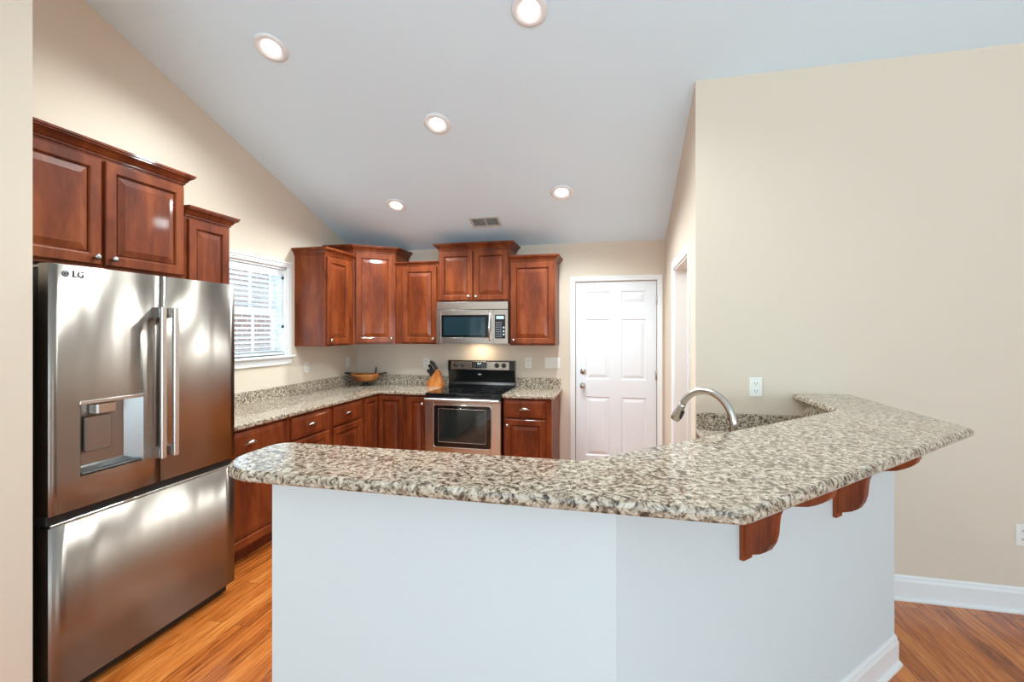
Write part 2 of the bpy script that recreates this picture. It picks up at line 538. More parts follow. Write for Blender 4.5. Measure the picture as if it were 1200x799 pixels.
# rear wall with two big openings
w = MB()
def xz(mb, x0, x1, z0, z1): mb.prism([(x0, z0), (x1, z0), (x1, z1), (x0, z1)], 'Y', YB - 0.15, YB)
RZ_ = ceil_z(YB) + 0.02
xz(w, XN - .12, 1.5, 0, RZ_); xz(w, 4.3, 4.6, 0, RZ_); xz(w, 6.6, XE + .15, 0, RZ_)
xz(w, 1.5, 4.3, 0, 0.3); xz(w, 1.5, 4.3, 2.4, RZ_); xz(w, 4.6, 6.6, 2.3, RZ_)
struct(w.build('wall_rear', M['wall']), 'living room wall with the big windows', 'wall')
o = MB().prism([(-6, 4), (12, 4), (12, -16), (-6, -16)], 'Z', -0.32, -0.12).build('ground', M['ground'])
struct(o, 'pale concrete outside the house', 'ground')
o = MB().box(-3.2, -3.0, -6.5, 3.5, -0.12, 5.5).build('exterior_wall', M['brick'])
struct(o, 'pinkish brick wall of the neighbouring house seen through the window', 'wall')

# half wall under the bar
WPOLY = [(1.974, -3.6458), (2.9866, -3.6458), (4.221, -2.4114), (4.221, YW), (4.10, YW), (4.10, -2.361), (2.936, -3.525), (1.974, -3.525)]
o = MB().loft(WPOLY, [(0, 0), (0, 1.112)]).build('wall_front', M['half'])
struct(o, 'pale half wall that carries the granite bar top', 'wall')

# baseboards
BP = [(0, 0), (0.028, 0), (0.028, 0.010), (0.022, 0.018), (0.015, 0.020), (0.015, 0.105), (0.011, 0.116), (0.009, 0.128), (0.004, 0.135), (0, 0.135)]
def baseboard(name, path, label):
    """path of (x, y), the room lies to the right of the direction of travel"""
    n = len(path); vs = []; fs = []; k = len(BP)
    for i, p in enumerate(path):
        p = Vector(p)
        ds = []
        if i > 0: ds.append((p - Vector(path[i - 1])).normalized())
        if i < n - 1: ds.append((Vector(path[i + 1]) - p).normalized())
        ns = [Vector((d.y, -d.x)) for d in ds]
        nn = ns[0] if len(ns) == 1 else (ns[0] + ns[1]) / (1 + ns[0].dot(ns[1]))
        for (a, z) in BP:
            vs.append((p.x + nn.x * a, p.y + nn.y * a, z))
    for i in range(n - 1):
        for j in range(k - 1):
            fs.append((i * k + j, i * k + j + 1, (i + 1) * k + j + 1, (i + 1) * k + j))
    fs.append(tuple(range(k))); fs.append(tuple(range((n - 1) * k, n * k)))
    o = MB().add(vs, fs).build(name, M['trim'])
    return struct(o, label, 'baseboard')
baseboard('baseboard_front', [(1.974, -3.525), (1.974, -3.6458), (2.9866, -3.6458), (4.221, -2.4114), (4.221, YW - 0.03)], 'white baseboard along the foot of the bar half wall')
baseboard('baseboard_right', [(4.252, YW), (XE, YW)], 'white baseboard along the right wall')
baseboard('baseboard_back', [(3.436, 0), (XR, 0)], 'short white baseboard right of the white door')
baseboard('baseboard_near', [(XN, YN), (XN, YB)][::-1], 'white baseboard on the near left wall')


# ------------------------------------------------------------------ doors and window
def casing(mb, x0, x1, z1, wd=0.056, th=0.018, z0=0.0):
    """door casing around an opening x0..x1 up to z1, facing -Y at y=0, one mitred profile"""
    prof = [(0.0, 0.0), (0.0, -th * .55), (wd * .18, -th * .75), (wd * .55, -th * .8), (wd * .7, -th), (wd, -th), (wd, 0)]
    path = [((x0, z0), (-1, 0)), ((x0, z1), (-1, 1)), ((x1, z1), (1, 1)), ((x1, z0), (1, 0))]
    vs = []; fs = []; k = len(prof)
    for (p, d) in path:
        for (a, y) in prof:
            vs.append((p[0] + d[0] * a, y, p[1] + d[1] * a))
    for i in range(3):
        for j in range(k - 1):
            fs.append((i * k + j, i * k + j + 1, (i + 1) * k + j + 1, (i + 1) * k + j))
    fs.append(tuple(range(k))); fs.append(tuple(range(3 * k, 4 * k)))
    return mb.add(vs, fs)

d1 = thing('door_1', 'white six-panel door on the stove wall', 'door', (0, 0, 0)); d1['kind'] = 'structure'
SX0, SX1 = 2.5692, 2.5692 + 0.813
sl = MB()
FY, BY = 0.012, 0.055
panels = [(0.098, 0.338, 1.640, 1.930), (0.462, 0.703, 1.640, 1.930)]
rows = [(1.795, 1.930), (1.012, 1.640), (0.215, 0.832)]
rects = []
for (z0, z1) in rows:
    for (a, b) in ((0.100, 0.350), (0.463, 0.713)):
        rects.append((SX0 + a, SX0 + b, z0, z1))
# front skin as a grid with panel holes
xs = sorted({SX0, SX1, *[r[0] for r in rects], *[r[1] for r in rects]})
zs = sorted({0.008, 2.03, *[r[2] for r in rects], *[r[3] for r in rects]})
for i in range(len(xs) - 1):
    for j in range(len(zs) - 1):
        cx_, cz_ = (xs[i] + xs[i + 1]) / 2, (zs[j] + zs[j + 1]) / 2
        if any(r[0] < cx_ < r[1] and r[2] < cz_ < r[3] for r in rects): continue
        sl.add([(xs[i], FY, zs[j]), (xs[i + 1], FY, zs[j]), (xs[i + 1], FY, zs[j + 1]), (xs[i], FY, zs[j + 1])], [(0, 1, 2, 3)])
for r in rects:
    sl.panel(*r, [(0, FY), (0.012, FY + 0.009), (0.020, FY + 0.009), (0.050, FY + 0.001)])
sl.add([(SX0, FY, .008), (SX1, FY, .008), (SX1, FY, 2.03), (SX0, FY, 2.03), (SX0, BY, .008), (SX1, BY, .008), (SX1, BY, 2.03), (SX0, BY, 2.03)],
       [(0, 1, 5, 4), (1, 2, 6, 5), (2, 3, 7, 6), (3, 0, 4, 7), (4, 5, 6, 7)])
sl.build('door_slab', M['door'], d1)
casing(MB(), DX0 - .002, DX1 + .002, DZ + .002, 0.050).build('door_casing', M['trim'], d1)
j = MB(); j.box(DX0 - .001, DX0 + .001, 0.002, 0.14, 0, DZ); j.box(DX1 - .001, DX1 + .001, 0.002, 0.14, 0, DZ); j.box(DX0, DX1, 0.058, 0.14, 0, DZ)
j.build('door_jamb', M['woodin'], d1)
def door_knob(x, z, big):
    m = T(x, FY, z) @ RX(PI / 2)
    mb = MB()
    if big:
        mb.lathe([(0.0, 0), (0.030, 0.001), (0.030, 0.006), (0.014, 0.010), (0.012, 0.030), (0.020, 0.036), (0.027, 0.046), (0.026, 0.056), (0.016, 0.063), (0.0, 0.064)], mat=m)
    else:
        mb.lathe([(0.0, 0), (0.031, 0.001), (0.031, 0.010), (0.026, 0.014), (0.017, 0.016), (0.016, 0.020), (0.0, 0.021)], mat=m)
    return mb
door_knob(2.640, 0.945, True).build('door_knob', M['nickel'], d1)
door_knob(2.644, 1.094, False).build('deadbolt', M['nickel'], d1)
for z in (1.83, 1.065, 0.30):
    h = MB(); h.tube([(SX1 + .004, -0.004, z - .05), (SX1 + .004, -0.004, z + .05)], 0.008, 10)
    h.box(SX1 - .014, SX1 + .004, FY - .002, FY + .001, z - .046, z + .046)
    h.build('hinge', M['nickel'], d1)

d2 = thing('door_2', 'open cased doorway in the narrow side wall', 'doorway', (XR, 0, 0), -PI / 2); d2['kind'] = 'structure'
# local x runs toward -Y, front faces -X
casing(MB(), -PY1, -PY0, PZ, 0.060, 0.018).build('door_casing', M['trim'], d2)
j = MB(); j.box(-PY1 - .001, -PY1 + .016, 0.0, 0.12, 0, PZ); j.box(-PY0 - .016, -PY0 + .001, 0, 0.12, 0, PZ); j.box(-PY1, -PY0, 0, 0.12, PZ - .016, PZ + .001)
j.build('door_jamb', M['trim'], d2)

# kitchen window, local x runs toward +Y, front faces +X
w1 = thing('window_1', 'white framed kitchen window above the left counter', 'window', (0, 0, 0), PI / 2); w1['kind'] = 'structure'
def wcasing(mb, x0, x1, z0, z1, wd, th):
    mb.box(x0 - wd, x0, -th, 0, z0, z1, .003); mb.box(x1, x1 + wd, -th, 0, z0, z1, .003)
    mb.box(x0 - wd, x1 + wd, -th, 0, z1, z1 + wd + .004, .003); mb.box(x0 - wd - .006, x1 + wd + .006, -th - .008, 0, z1 + wd - .012, z1 + wd + .006, .003)
    mb.box(x0 - wd * .55, x1 + wd * .55, -th - .005, -th + .002, z1 + wd * .35, z1 + wd * .5, .001)
mb = MB(); wcasing(mb, WY0, WY1, WZ0, WZ1, 0.048, 0.018); mb.build('window_casing', M['trim'], w1)
mb = MB(); mb.box(WY0 - .075, WY1 + .075, -0.045, 0.10, WZ0 - .022, WZ0, .005); mb.build('window_sill', M['trim'], w1)
mb = MB(); mb.box(WY0 - .05, WY1 + .05, -0.016, 0, WZ0 - .085, WZ0 - .022, .003); mb.build('window_apron', M['trim'], w1)
mb = MB()
mb.box(WY0, WY0 + .02, 0, .149, WZ0, WZ1); mb.box(WY1 - .02, WY1, 0, .149, WZ0, WZ1); mb.box(WY0, WY1, 0, .149, WZ1 - .02, WZ1)
mb.build('window_jamb', M['trim'], w1)
zm = 1.70
for nm, z0, z1, yy in (('upper_sash', zm - .02, WZ1 - .02, 0.115), ('lower_sash', WZ0, zm + .02, 0.085)):
    mb = MB(); x0, x1 = WY0 + .02, WY1 - .02
    mb.box(x0, x0 + .04, yy, yy + .028, z0, z1, .003); mb.box(x1 - .04, x1, yy, yy + .028, z0, z1, .003)
    mb.box(x0 + .04, x1 - .04, yy, yy + .028, z0, z0 + .045, .003); mb.box(x0 + .04, x1 - .04, yy, yy + .028, z1 - .04, z1, .003)
    for k in (1, 2):
        xm = x0 + (x1 - x0) * k / 3; mb.box(xm - .008, xm + .008, yy + .006, yy + .022, z0 + .045, z1 - .04)
    fr = mb.build(nm, M['trim'], w1)
    g = MB(); g.box(x0 + .04, x1 - .04, yy + .012, yy + .015, z0 + .045, z1 - .04); g.build('pane', M['glass'], fr)

bl = thing('window_blind', 'white horizontal slat blind lowered over the kitchen window', 'blind', (-0.045, (WY0 + WY1) / 2, WZ1 - .022), PI / 2)
bw = (WY1 - WY0) / 2 - .026
mb = MB(); mb.box(-bw, bw, -.028, .028, -.045, -.001, .004); mb.box(-bw - .004, bw + .004, -.034, -.028, -.062, -.001, .002); mb.build('headrail', M['blind'], bl)
mb = MB(); ns = 17; z0, z1 = -.082, -(WZ1 - .022 - WZ0) + .040
for k in range(ns):
    z = z0 + (z1 - z0) * k / (ns - 1)
    m = T(0, 0, z) @ RX(math.radians(-14))
    mb.box(-bw, bw, -.0255, .0255, -.0015, .0015, .001, mat=m)
mb.build('slats', M['blind'], bl)
mb = MB(); mb.box(-bw, bw, -.026, .026, z1 - .034, z1 - .016, .003); mb.build('bottom_rail', M['blind'], bl)
for x in (-bw * .6, bw * .6):
    mb = MB(); mb.tube([(x, -.028, -.05), (x, -.028, z1 - .03)], 0.0012, 6); mb.tube([(x, .028, -.05), (x, .028, z1 - .03)], 0.0012, 6); mb.build('ladder_cord', M['blind'], bl)
mb = MB(); mb.tube([(bw - .02, -.040, -.04), (bw - .02, -.040, z1 * .70)], 0.0018, 6)
cordo = mb.build('lift_cord', M['darkgrey'], bl)
for z in (-.075, z1 * .70):
    MB().box(bw - .031, bw - .009, -.050, -.034, z - .014, z + .014, .004).build('cord_tassel', M['darkgrey'], cordo)

# ------------------------------------------------------------------ cabinets
def pnl_door(parent, x0, x1, z0, z1, yf, knob=None, name='door', drawer=False, stile=0.058, flip=False):
    """raised-panel door whose face lies at y=yf-0.02 (facing -Y)"""
    f = yf - 0.02
    st = min(stile, (x1 - x0) * .30, (z1 - z0) * .26)
    fr = MB()
    fr.panel(x0, x1, z0, z1, [(0, yf), (0, f + .004), (.005, f), (st - .008, f), (st - .002, f + .004), (st, f + .009), (st + .006, f + .009)], cap=False)
    fr.add([(x0, yf, z0), (x1, yf, z0), (x1, yf, z1), (x0, yf, z1)], [(0, 1, 2, 3)])
    d = fr.build(name, M['wood'], parent)
    sl_ = min(0.030, (min(x1 - x0, z1 - z0) - 2 * st) * .28)
    p = MB().panel(x0 + st + .002, x1 - st - .002, z0 + st + .002, z1 - st - .002, [(0, f + .009), (.005, f + .009), (.005 + sl_, f + .001), (.008 + sl_, f)])
    p.build('raised_panel', M['wood'], d)
    if knob:
        m = T(knob[0], f, knob[1]) @ RX(PI / 2)
        MB().lathe([(0, 0), (.008, .0005), (.007, .003), (.005, .010), (.008, .014), (.0155, .019), (.0165, .024), (.012, .029), (0, .031)], 16, m).build('knob', M['nickel'], d)
    return d


def drawer_front(parent, x0, x1, z0, z1, yf):
    f = yf - 0.02
    fr = MB()
    fr.panel(x0, x1, z0, z1, [(0, yf), (0, f + .006), (.010, f + .003), (.016, f + .0035), (.024, f)])
    fr.add([(x0, yf, z0), (x1, yf, z0), (x1, yf, z1), (x0, yf, z1)], [(0, 1, 2, 3)])
    d = fr.build('drawer', M['wood'], parent)
    # cup pull: half dome, open below
    cx_, cz_ = (x0 + x1) / 2, (z0 + z1) / 2
    vs = []; fs = []; na, nb = 10, 6
    W_, Hh, D_ = .044, .024, .024
    for i in range(na + 1):
        a = PI * i / na
        for j in range(nb + 1):
            b_ = (PI / 2) * j / nb
            vs.append((cx_ + W_ * math.cos(a) * math.cos(b_), f - D_ * math.sin(b_) * math.sin(a) ** .5 if 0 else f - D_ * math.sin(b_), cz_ - .008 + Hh * math.sin(a) * math.cos(b_) + .010 * math.sin(b_)))
    for i in range(na):
        for j in range(nb):
            q = i * (nb + 1) + j
            fs.append((q, q + 1, q + nb + 2, q + nb + 1))
    pl = MB(); pl.add(vs, fs, None, True)
    pl.box(cx_ - .052, cx_ + .052, f - .003, f, cz_ - .011, cz_ - .004, .001)
    o = pl.build('cup_pull', M['nickel'], d)
    sm = o.modifiers.new('thick', 'SOLIDIFY'); sm.thickness = 0.002
    return d


CROWN = [(0.0, 0.0), (0.006, 0.002), (0.006, 0.012), (0.012, 0.016), (0.020, 0.030), (0.030, 0.040), (0.040, 0.045), (0.040, 0.052), (0.046, 0.055), (0.046, 0.066), (0.0, 0.066)]


def upper(label, loc, rot, w, d, h, doors, crown=(1, 1), group=None, crown_h=0.066, filler=None):
    """box w x d x h, local origin = lower front-left corner of the face frame; doors: list of (x0,x1,knob side)"""
    t = thing('upper_cabinet', label, 'cabinet', loc, rot, 'wall cabinets')
    b = MB(); b.box(0, w, 0.001, d, 0, h, .0015)
    b.build('carcass', M['wood'], t)
    for (x0, x1, k) in doors:
        kn = None
        if k == 'l': kn = (x0 + .032, .055)
        if k == 'r': kn = (x1 - .032, .055)
        dd = pnl_door(t, x0, x1, .018, h - .018, 0, kn)
    s = crown_h / .066
    c = MB(); c.loft([(0, 0), (w, 0), (w, d), (0, d)], [(a * s, h + z * s - .001) for a, z in CROWN], (1, crown[1], 0, crown[0]))
    c.build('crown', M['wood'], t)
    return t

# over the fridge: face at X = .33 (local x toward +Y)
upper('double-door cherry cabinet above the stainless fridge, highest on that wall', (0.33, -3.40, 1.845), PI / 2, 0.912, 0.328, 0.59,
      [(.014, .428, 'r'), (.448, .898, 'l')], (1, 1))
upper('small cherry cabinet between the fridge cabinet and the window', (0.33, -2.487, 1.40), PI / 2, 0.347, 0.328, 0.845, [(.020, .327, 'r')], (0, 1))
# right of the window
upper('slim cherry wall cabinet with a bare side, right of the window', (0.33, -1.062, 1.372), PI / 2, 0.46, 0.328, 0.862, [(.016, .372, 'l')], (1, 0))
# corner
cc = thing('upper_cabinet', 'tall cherry corner cabinet with the brightest orange-lit angled door', 'cabinet', (0, 0, 1.378), 0, 'wall cabinets')
A, B = (0.335, -0.600), (0.672, -0.335)
poly = [(0.002, -0.600), A, B, (0.672, -0.002), (0.002, -0.002)]
hC = 0.965
MB().loft(poly, [(-.001, 0), (0, .001), (0, hC)]).build('carcass', M['wood'], cc)
MB().loft(poly, [(a, hC + z - .001) for a, z in CROWN], (1, 1, 1, 0, 0)).build('crown', M['wood'], cc)
ang = math.atan2(B[1] - A[1], B[0] - A[0]); Ld = math.hypot(B[0] - A[0], B[1] - A[1])
hold = pnl_door(cc, .022, Ld - .022, .016, hC - .016, 0, (Ld - .05, .06))
hold.location = (A[0], A[1], 0); hold.rotation_euler = (0, 0, ang)
# back wall
upper('narrow cherry wall cabinet between the corner cabinet and the microwave', (0.674, -0.33, 1.378), 0, 0.489, 0.328, 0.835, [(.085, .473, 'r')], (0, 0), crown_h=.04)
upper('two-door cherry cabinet directly above the microwave', (1.165, -0.33, 1.816), 0, 0.766, 0.328, 0.545, [(.012, .376, 'r'), (.390, .754, 'l')], (1, 1))
upper('tall narrow cherry wall cabinet right of the microwave, next to the white door', (1.933, -0.33, 1.372), 0, 0.462, 0.328, 0.848, [(.012, .450, 'l')], (0, 1), crown_h=.058)


def base(label, loc, rot, w, kind, d=0.60, knob='r', door_in=(0.014, 0.014), right_panel=False):
    t = thing('base_cabinet', label, 'cabinet', loc, rot, 'base cabinets')
    b = MB(); b.box(0, w, 0.001, d, .10, .883, .0015); b.build('carcass', M['wood'], t)
    k = MB(); k.box(0.0, w, .07, d, 0, .10); k.build('toe_kick', M['wood'], t)
    a, c = door_in
    if kind == 'drawer':
        drawer_front(t, a, w - c, .704, .862, 0)
        kn = (w - c - .03, .63) if knob == 'r' else (a + .03, .63)
        pnl_door(t, a, w - c, .116, .684, 0, kn if knob else None)
    elif kind == 'door':
        kn = (w - c - .03, .80) if knob == 'r' else (a + .03, .80)
        pnl_door(t, a, w - c, .116, .862, 0, kn, stile=.05)
    return t

FX = 0.62
base('drawer cabinet nearest the fridge on the left counter run', (FX, -2.588, 0), PI / 2, 0.663, 'drawer', knob=None, door_in=(.006, .05))
base('middle drawer cabinet of the left counter run', (FX, -1.925, 0), PI / 2, 0.518, 'drawer', knob=None, door_in=(.035, .028))
base('drawer cabinet beside the inner corner on the left counter run', (FX, -1.407, 0), PI / 2, 0.497, 'drawer', knob=None, door_in=(.030, .028))
# inner corner unit with a folding door
co = thing('base_cabinet', 'corner cabinet with an inward-folding door under the corner counter', 'cabinet', (0, 0, 0), 0, 'base cabinets')
MB().loft([(.002, -.908), (FX, -.908), (FX, -.62), (.928, -.62), (.928, -.002), (.002, -.002)], [(0, .10), (0, .883)]).build('carcass', M['wood'], co)
MB().loft([(.002, -.908), (FX - .07, -.908), (FX - .07, -.55), (.928, -.55), (.928, -.002), (.002, -.002)], [(0, 0), (0, .10)]).build('toe_kick', M['wood'], co)
dA = pnl_door(co, .03, .268, .116, .862, 0, None, stile=.045); dA.location = (FX, -.908, 0); dA.rotation_euler = (0, 0, PI / 2)
dB = pnl_door(co, .022, .285, .116, .862, 0, None, stile=.045); dB.location = (FX, -.62, 0)
base('narrow cabinet with a single slim door left of the range', (.930, -.62, 0), 0, .235, 'door', knob='r', door_in=(.030, .012))
base('drawer cabinet right of the range, next to the white door', (1.937, -.62, 0), 0, .463, 'drawer', knob='l', door_in=(.018, .055))

# ------------------------------------------------------------------ stone tops
def rounded(z0, z1, r=.006): return [(-r, z0), (-r * .3, z0 + r * .3), (0, z0 + r), (0, z1 - r), (-r * .3, z1 - r * .3), (-r, z1)]
ct = thing('countertop', 'L-shaped granite counter along the window wall and corner', 'counter', (0, 0, 0), 0, 'granite tops')
MB().loft([(.001, -2.588), (.648, -2.588), (.648, -.648), (1.164, -.648), (1.164, -.001), (.001, -.001)], rounded(.884, .914), (1, 1, 1, 0, 0, 0)).build('counter_slab', M['granite'], ct)
mb = MB(); mb.loft([(.001, -2.588), (.022, -2.588), (.022, -.022), (1.164, -.022), (1.164, -.001), (.001, -.001)], [(0, .914), (0, 1.012), (-.003, 1.015)], (1, 1, 1, 0, 0, 0))
mb.build('backsplash', M['granite'], ct)
ct = thing('countertop', 'short granite counter right of the range', 'counter', (0, 0, 0), 0, 'granite tops')
MB().loft([(1.936, -.648), (2.425, -.648), (2.425, -.001), (1.936, -.001)], rounded(.884, .914), (1, 1, 0, 0)).build('counter_slab', M['granite'], ct)
MB().loft([(1.936, -.022), (2.410, -.022), (2.410, -.001), (1.936, -.001)], [(0, .914), (0, 1.012), (-.003, 1.015)], (1, 1, 0, 0)).build('backsplash', M['granite'], ct)

# sink side: cabinet body, counter, backsplash against the half wall
sk = thing('sink_base_cabinet', 'cherry base cabinets behind the bar under the sink counter', 'cabinet', (0, 0, 0))
SP = [(1.99, -3.523), (2.933, -3.523), (4.098, -2.358), (4.098, YW - .002), (3.50, YW - .002), (3.50, -2.08), (2.69, -2.905), (1.99, -2.905)]
MB().loft(SP, [(0, .10), (0, .883)]).build('carcass', M['wood'], sk)
MB().loft(offset_poly(SP, -.07, (0, 0, 0, 0, 1, 1, 1, 0)), [(0, 0), (0, .10)]).build('toe_kick', M['wood'], sk)
scn = thing('countertop', 'lower granite sink counter hidden behind the raised bar', 'counter', (0, 0, 0), 0, 'granite tops')
MB().loft([(1.98, -3.523), (2.933, -3.523), (4.098, -2.358), (4.098, YW - .001), (3.468, YW - .001), (3.468, -2.06), (2.67, -2.875), (1.98, -2.875)], rounded(.884, .914), (0, 0, 0, 0, 1, 1, 1, 1)).build('counter_slab', M['granite'], scn)
MB().box(3.468, 4.06, YW - .022, YW - .001, .914, 1.015, .002).build('backsplash', M['granite'], scn)
MB().loft([(1.98, -3.523), (2.933, -3.523), (4.098, -2.358), (4.098, YW - .001), (4.062, YW - .001), (4.062, -2.343), (2.918, -3.492), (1.98, -3.492)], [(0, .914), (0, 1.109)]).build('riser', M['granite'], scn)

# raised bar
def arc(cx_, cy_, r, a0, a1, n=8):
    return [(cx_ + r * math.cos(math.radians(a0 + (a1 - a0) * k / n)), cy_ + r * math.sin(math.radians(a0 + (a1 - a0) * k / n))) for k in range(n + 1)]
YF, YK = -3.811, -3.502
BPOLY = arc(1.885 + .16, YF + .16, .16, 180, 270) + arc(3.245 - .02, YF + .05, .05, 270, 315, 4)
BPOLY += arc(4.313 - .02, -2.747 + .012, .02, -45, 0, 3) + [(4.313, YW - .001), (4.006, YW - .001), (4.006, -2.388), (2.892, YK)] + arc(1.885 + .06, YK - .06, .06, 90, 180, 5)
bar = thing('bar_top', 'raised angled granite bar top in the foreground', 'counter', (0, 0, 0), 0, 'granite tops')
MB().loft(BPOLY, [(-.012, 1.1135), (-.004, 1.1165), (0, 1.122), (0, 1.134), (-.003, 1.141), (-.010, 1.1455)]).build('counter_slab', M['granite'], bar)
SUB = [(1.950, -3.668), (2.995, -3.668), (4.240, -2.423), (4.240, YW - .001), (4.09, YW - .001), (4.09, -2.365), (2.93, -3.525), (1.950, -3.525)]
MB().loft(SUB, [(0, 1.098), (0, 1.113)], None).build('support_trim', M['trim'], bar)

# corbels
PROF = [(0, .806), (.012, .812), (.026, .822), (.045, .830), (.062, .838), (.080, .852), (.094, .878), (.101, .905), (.104, .940), (.107, .965), (.118, .992), (.142, 1.010), (.170, 1.018), (.197, 1.026), (.216, 1.036), (.234, 1.048), (.248, 1.063), (.255, 1.080), (.255, 1.098), (0, 1.098)]
names = ['first wooden corbel under the bar, nearest the bar corner', 'second wooden corbel under the bar, toward the right wall']
base_pts = [(3.3675, -3.2650), (3.8045, -2.8280)]
first = None
for nm, (bx, by) in zip(names, base_pts):
    if first is None:
        t = thing('corbel', nm, 'bracket', (bx, by, 0), -PI / 4, 'wooden corbels under the bar')
        # local x = outward, local y = along the wall
        MB().prism(PROF, 'Y', 0, .036).build('bracket', M['corbel'], t)
        MB().prism([(.001, .798), (.014, .798), (.014, 1.097), (.001, 1.097)], 'Y', -.006, .042).build('back_plate', M['corbel'], t)
        first = t
    else:
        t = copy_tree(first); t.location = (bx, by, 0); t['label'] = nm

# ------------------------------------------------------------------ refrigerator (local x toward +Y, front faces +X)
fr = thing('refrigerator', 'stainless french-door fridge with a water dispenser', 'refrigerator', (0.8183, -3.489, 0), PI / 2)
FW = 0.895
DT = 0.058                                             # door thickness
MB().box(.008, FW - .008, DT + .012, .78, .03, 1.765, .004).build('body', M['gasket'], fr)
MB().box(.02, FW - .02, .04, DT + .05, .012, .058, .003).build('kick_grille', M['gasket'], fr)
for x in (.05, FW - .05):
    MB().box(x - .035, x + .035, .01, .12, 1.767, 1.787, .006).build('hinge_cover', M['steeldark'], fr)


def bowed(mb, x0, x1, z0, z1, hole=None, sag=.006, y0=0.0):
    """door slab with a softly bowed face; hole = (x0,x1,z0,z1) left open"""
    nx = 14
    xs = [x0 + (x1 - x0) * i / nx for i in range(nx + 1)]
    zs = [z0, z1]
    if hole:
        xs = sorted(set([x for x in xs if not any(abs(x - h) < .012 for h in hole[:2])] + [hole[0], hole[1]]))
        zs = [z0, hole[2], hole[3], z1]
    fy = lambda x: y0 + sag * ((2 * (x - x0) / (x1 - x0) - 1) ** 2)
    r = .006
    for i in range(len(xs) - 1):
        for j in range(len(zs) - 1):
            if hole and hole[0] <= (xs[i] + xs[i + 1]) / 2 <= hole[1] and j == 1: continue
            mb.add([(xs[i], fy(xs[i]), zs[j]), (xs[i + 1], fy(xs[i + 1]), zs[j]), (xs[i + 1], fy(xs[i + 1]), zs[j + 1]), (xs[i], fy(xs[i]), zs[j + 1])], [(0, 1, 2, 3)], None, True)
    for i in range(len(xs) - 1):
        a, b = xs[i], xs[i + 1]
        for z in (z0, z1):
            mb.add([(a, fy(a), z), (b, fy(b), z), (b, y0 + DT, z), (a, y0 + DT, z)], [(0, 1, 2, 3)])
    for x in (x0, x1):
        for j in range(len(zs) - 1):
            mb.add([(x, fy(x), zs[j]), (x, y0 + DT, zs[j]), (x, y0 + DT, zs[j + 1]), (x, fy(x), zs[j + 1])], [(0, 1, 2, 3)])
    mb.add([(x0, y0 + DT, z0), (x1, y0 + DT, z0), (x1, y0 + DT, z1), (x0, y0 + DT, z1)], [(0, 1, 2, 3)])
    return mb


hx0, hx1, hz0, hz1 = .108, .366, .912, 1.212
dl = bowed(MB(), 0, .4465, .782, 1.785, (hx0, hx1, hz0, hz1)).build('door', M['fridge'], fr)
dr = bowed(MB(), .4515, FW, .782, 1.785).build('door', M['fridge'], fr)
# dispenser
dp = MB()
dd_ = .052
dp.add([(hx0, .0, hz0), (hx1, .0, hz0), (hx1, .0, hz1), (hx0, .0, hz1), (hx0 + .012, dd_, hz0 + .03), (hx1 - .05, dd_, hz0 + .03), (hx1 - .05, dd_, hz1 - .01), (hx0 + .012, dd_, hz1 - .01)],
       [(0, 1, 5, 4), (1, 2, 6, 5), (2, 3, 7, 6), (3, 0, 4, 7), (4, 5, 6, 7)])
disp = dp.build('dispenser_recess', M['steeldark'], dl)
MB().box(hx0 + .062, hx0 + .142, .0, .050, hz1 - .055, hz1 - .006, .006).build('spout', M['chrome'], disp)
MB().box(hx0 + .040, hx0 + .150, .036, .050, hz0 + .085, hz1 - .060, .008).build('paddle', M['steeldark'], disp)
MB().box(hx0 + .004, hx1 - .006, -.003, .040, hz0 + .002, hz0 + .012, .003).build('drip_tray', M['darkgrey'], disp)
MB().box(hx0 - .004, hx1 + .004, -.004, .004, hz1 - .004, hz1 + .012, .002).build('trim_bar', M['steel'], disp)
# handles
for (hx, dpar) in ((.418, dl), (.4815, dr)):
    h = MB()
    h.box(hx - .014, hx + .014, -.062, -.044, .905, 1.632, .004)
    h.box(hx - .012, hx + .012, -.047, .008, .907, .957, .003); h.box(hx - .012, hx + .012, -.047, .008, 1.580, 1.630, .003)
    h.build('handle', M['steel'], dpar)
# logo
lg = text_part('LG', .036, M['darkgrey'], dl, 'logo_lettering', T(.100, .0012, 1.748) @ RX(PI / 2))
lm = MB(); m_ = T(.056, .0030, 1.748) @ RX(PI / 2)
lm.lathe([(0, -.002), (.0125, -.002), (.0125, .0018), (0, .0020)], 20, m_)
lo = lm.build('logo_disc', M['darkgrey'], dl)
lm = MB()
lm.tube([Vector((.056 + .008 * math.cos(a), .0012, 1.748 + .008 * math.sin(a))) for a in [PI / 2 + i * (1.5 * PI) / 14 for i in range(15)]], .0009, 6)
lm.box(.0555, .0570, .0006, .0014, 1.743, 1.753)
lm.build('logo_face', M['legend'], lo)
# freezer drawer
fz = bowed(MB(), 0, FW, .062, .735).build('freezer_drawer', M['fridge'], fr)
MB().box(.012, FW - .012, .012, DT - .004, .735, .744, .002).build('drawer_grip', M['steel'], fz)
MB().box(.004, FW - .004, .022, DT + .04, .742, .785, .003).build('door_gap_rail', M['gasket'], fr)

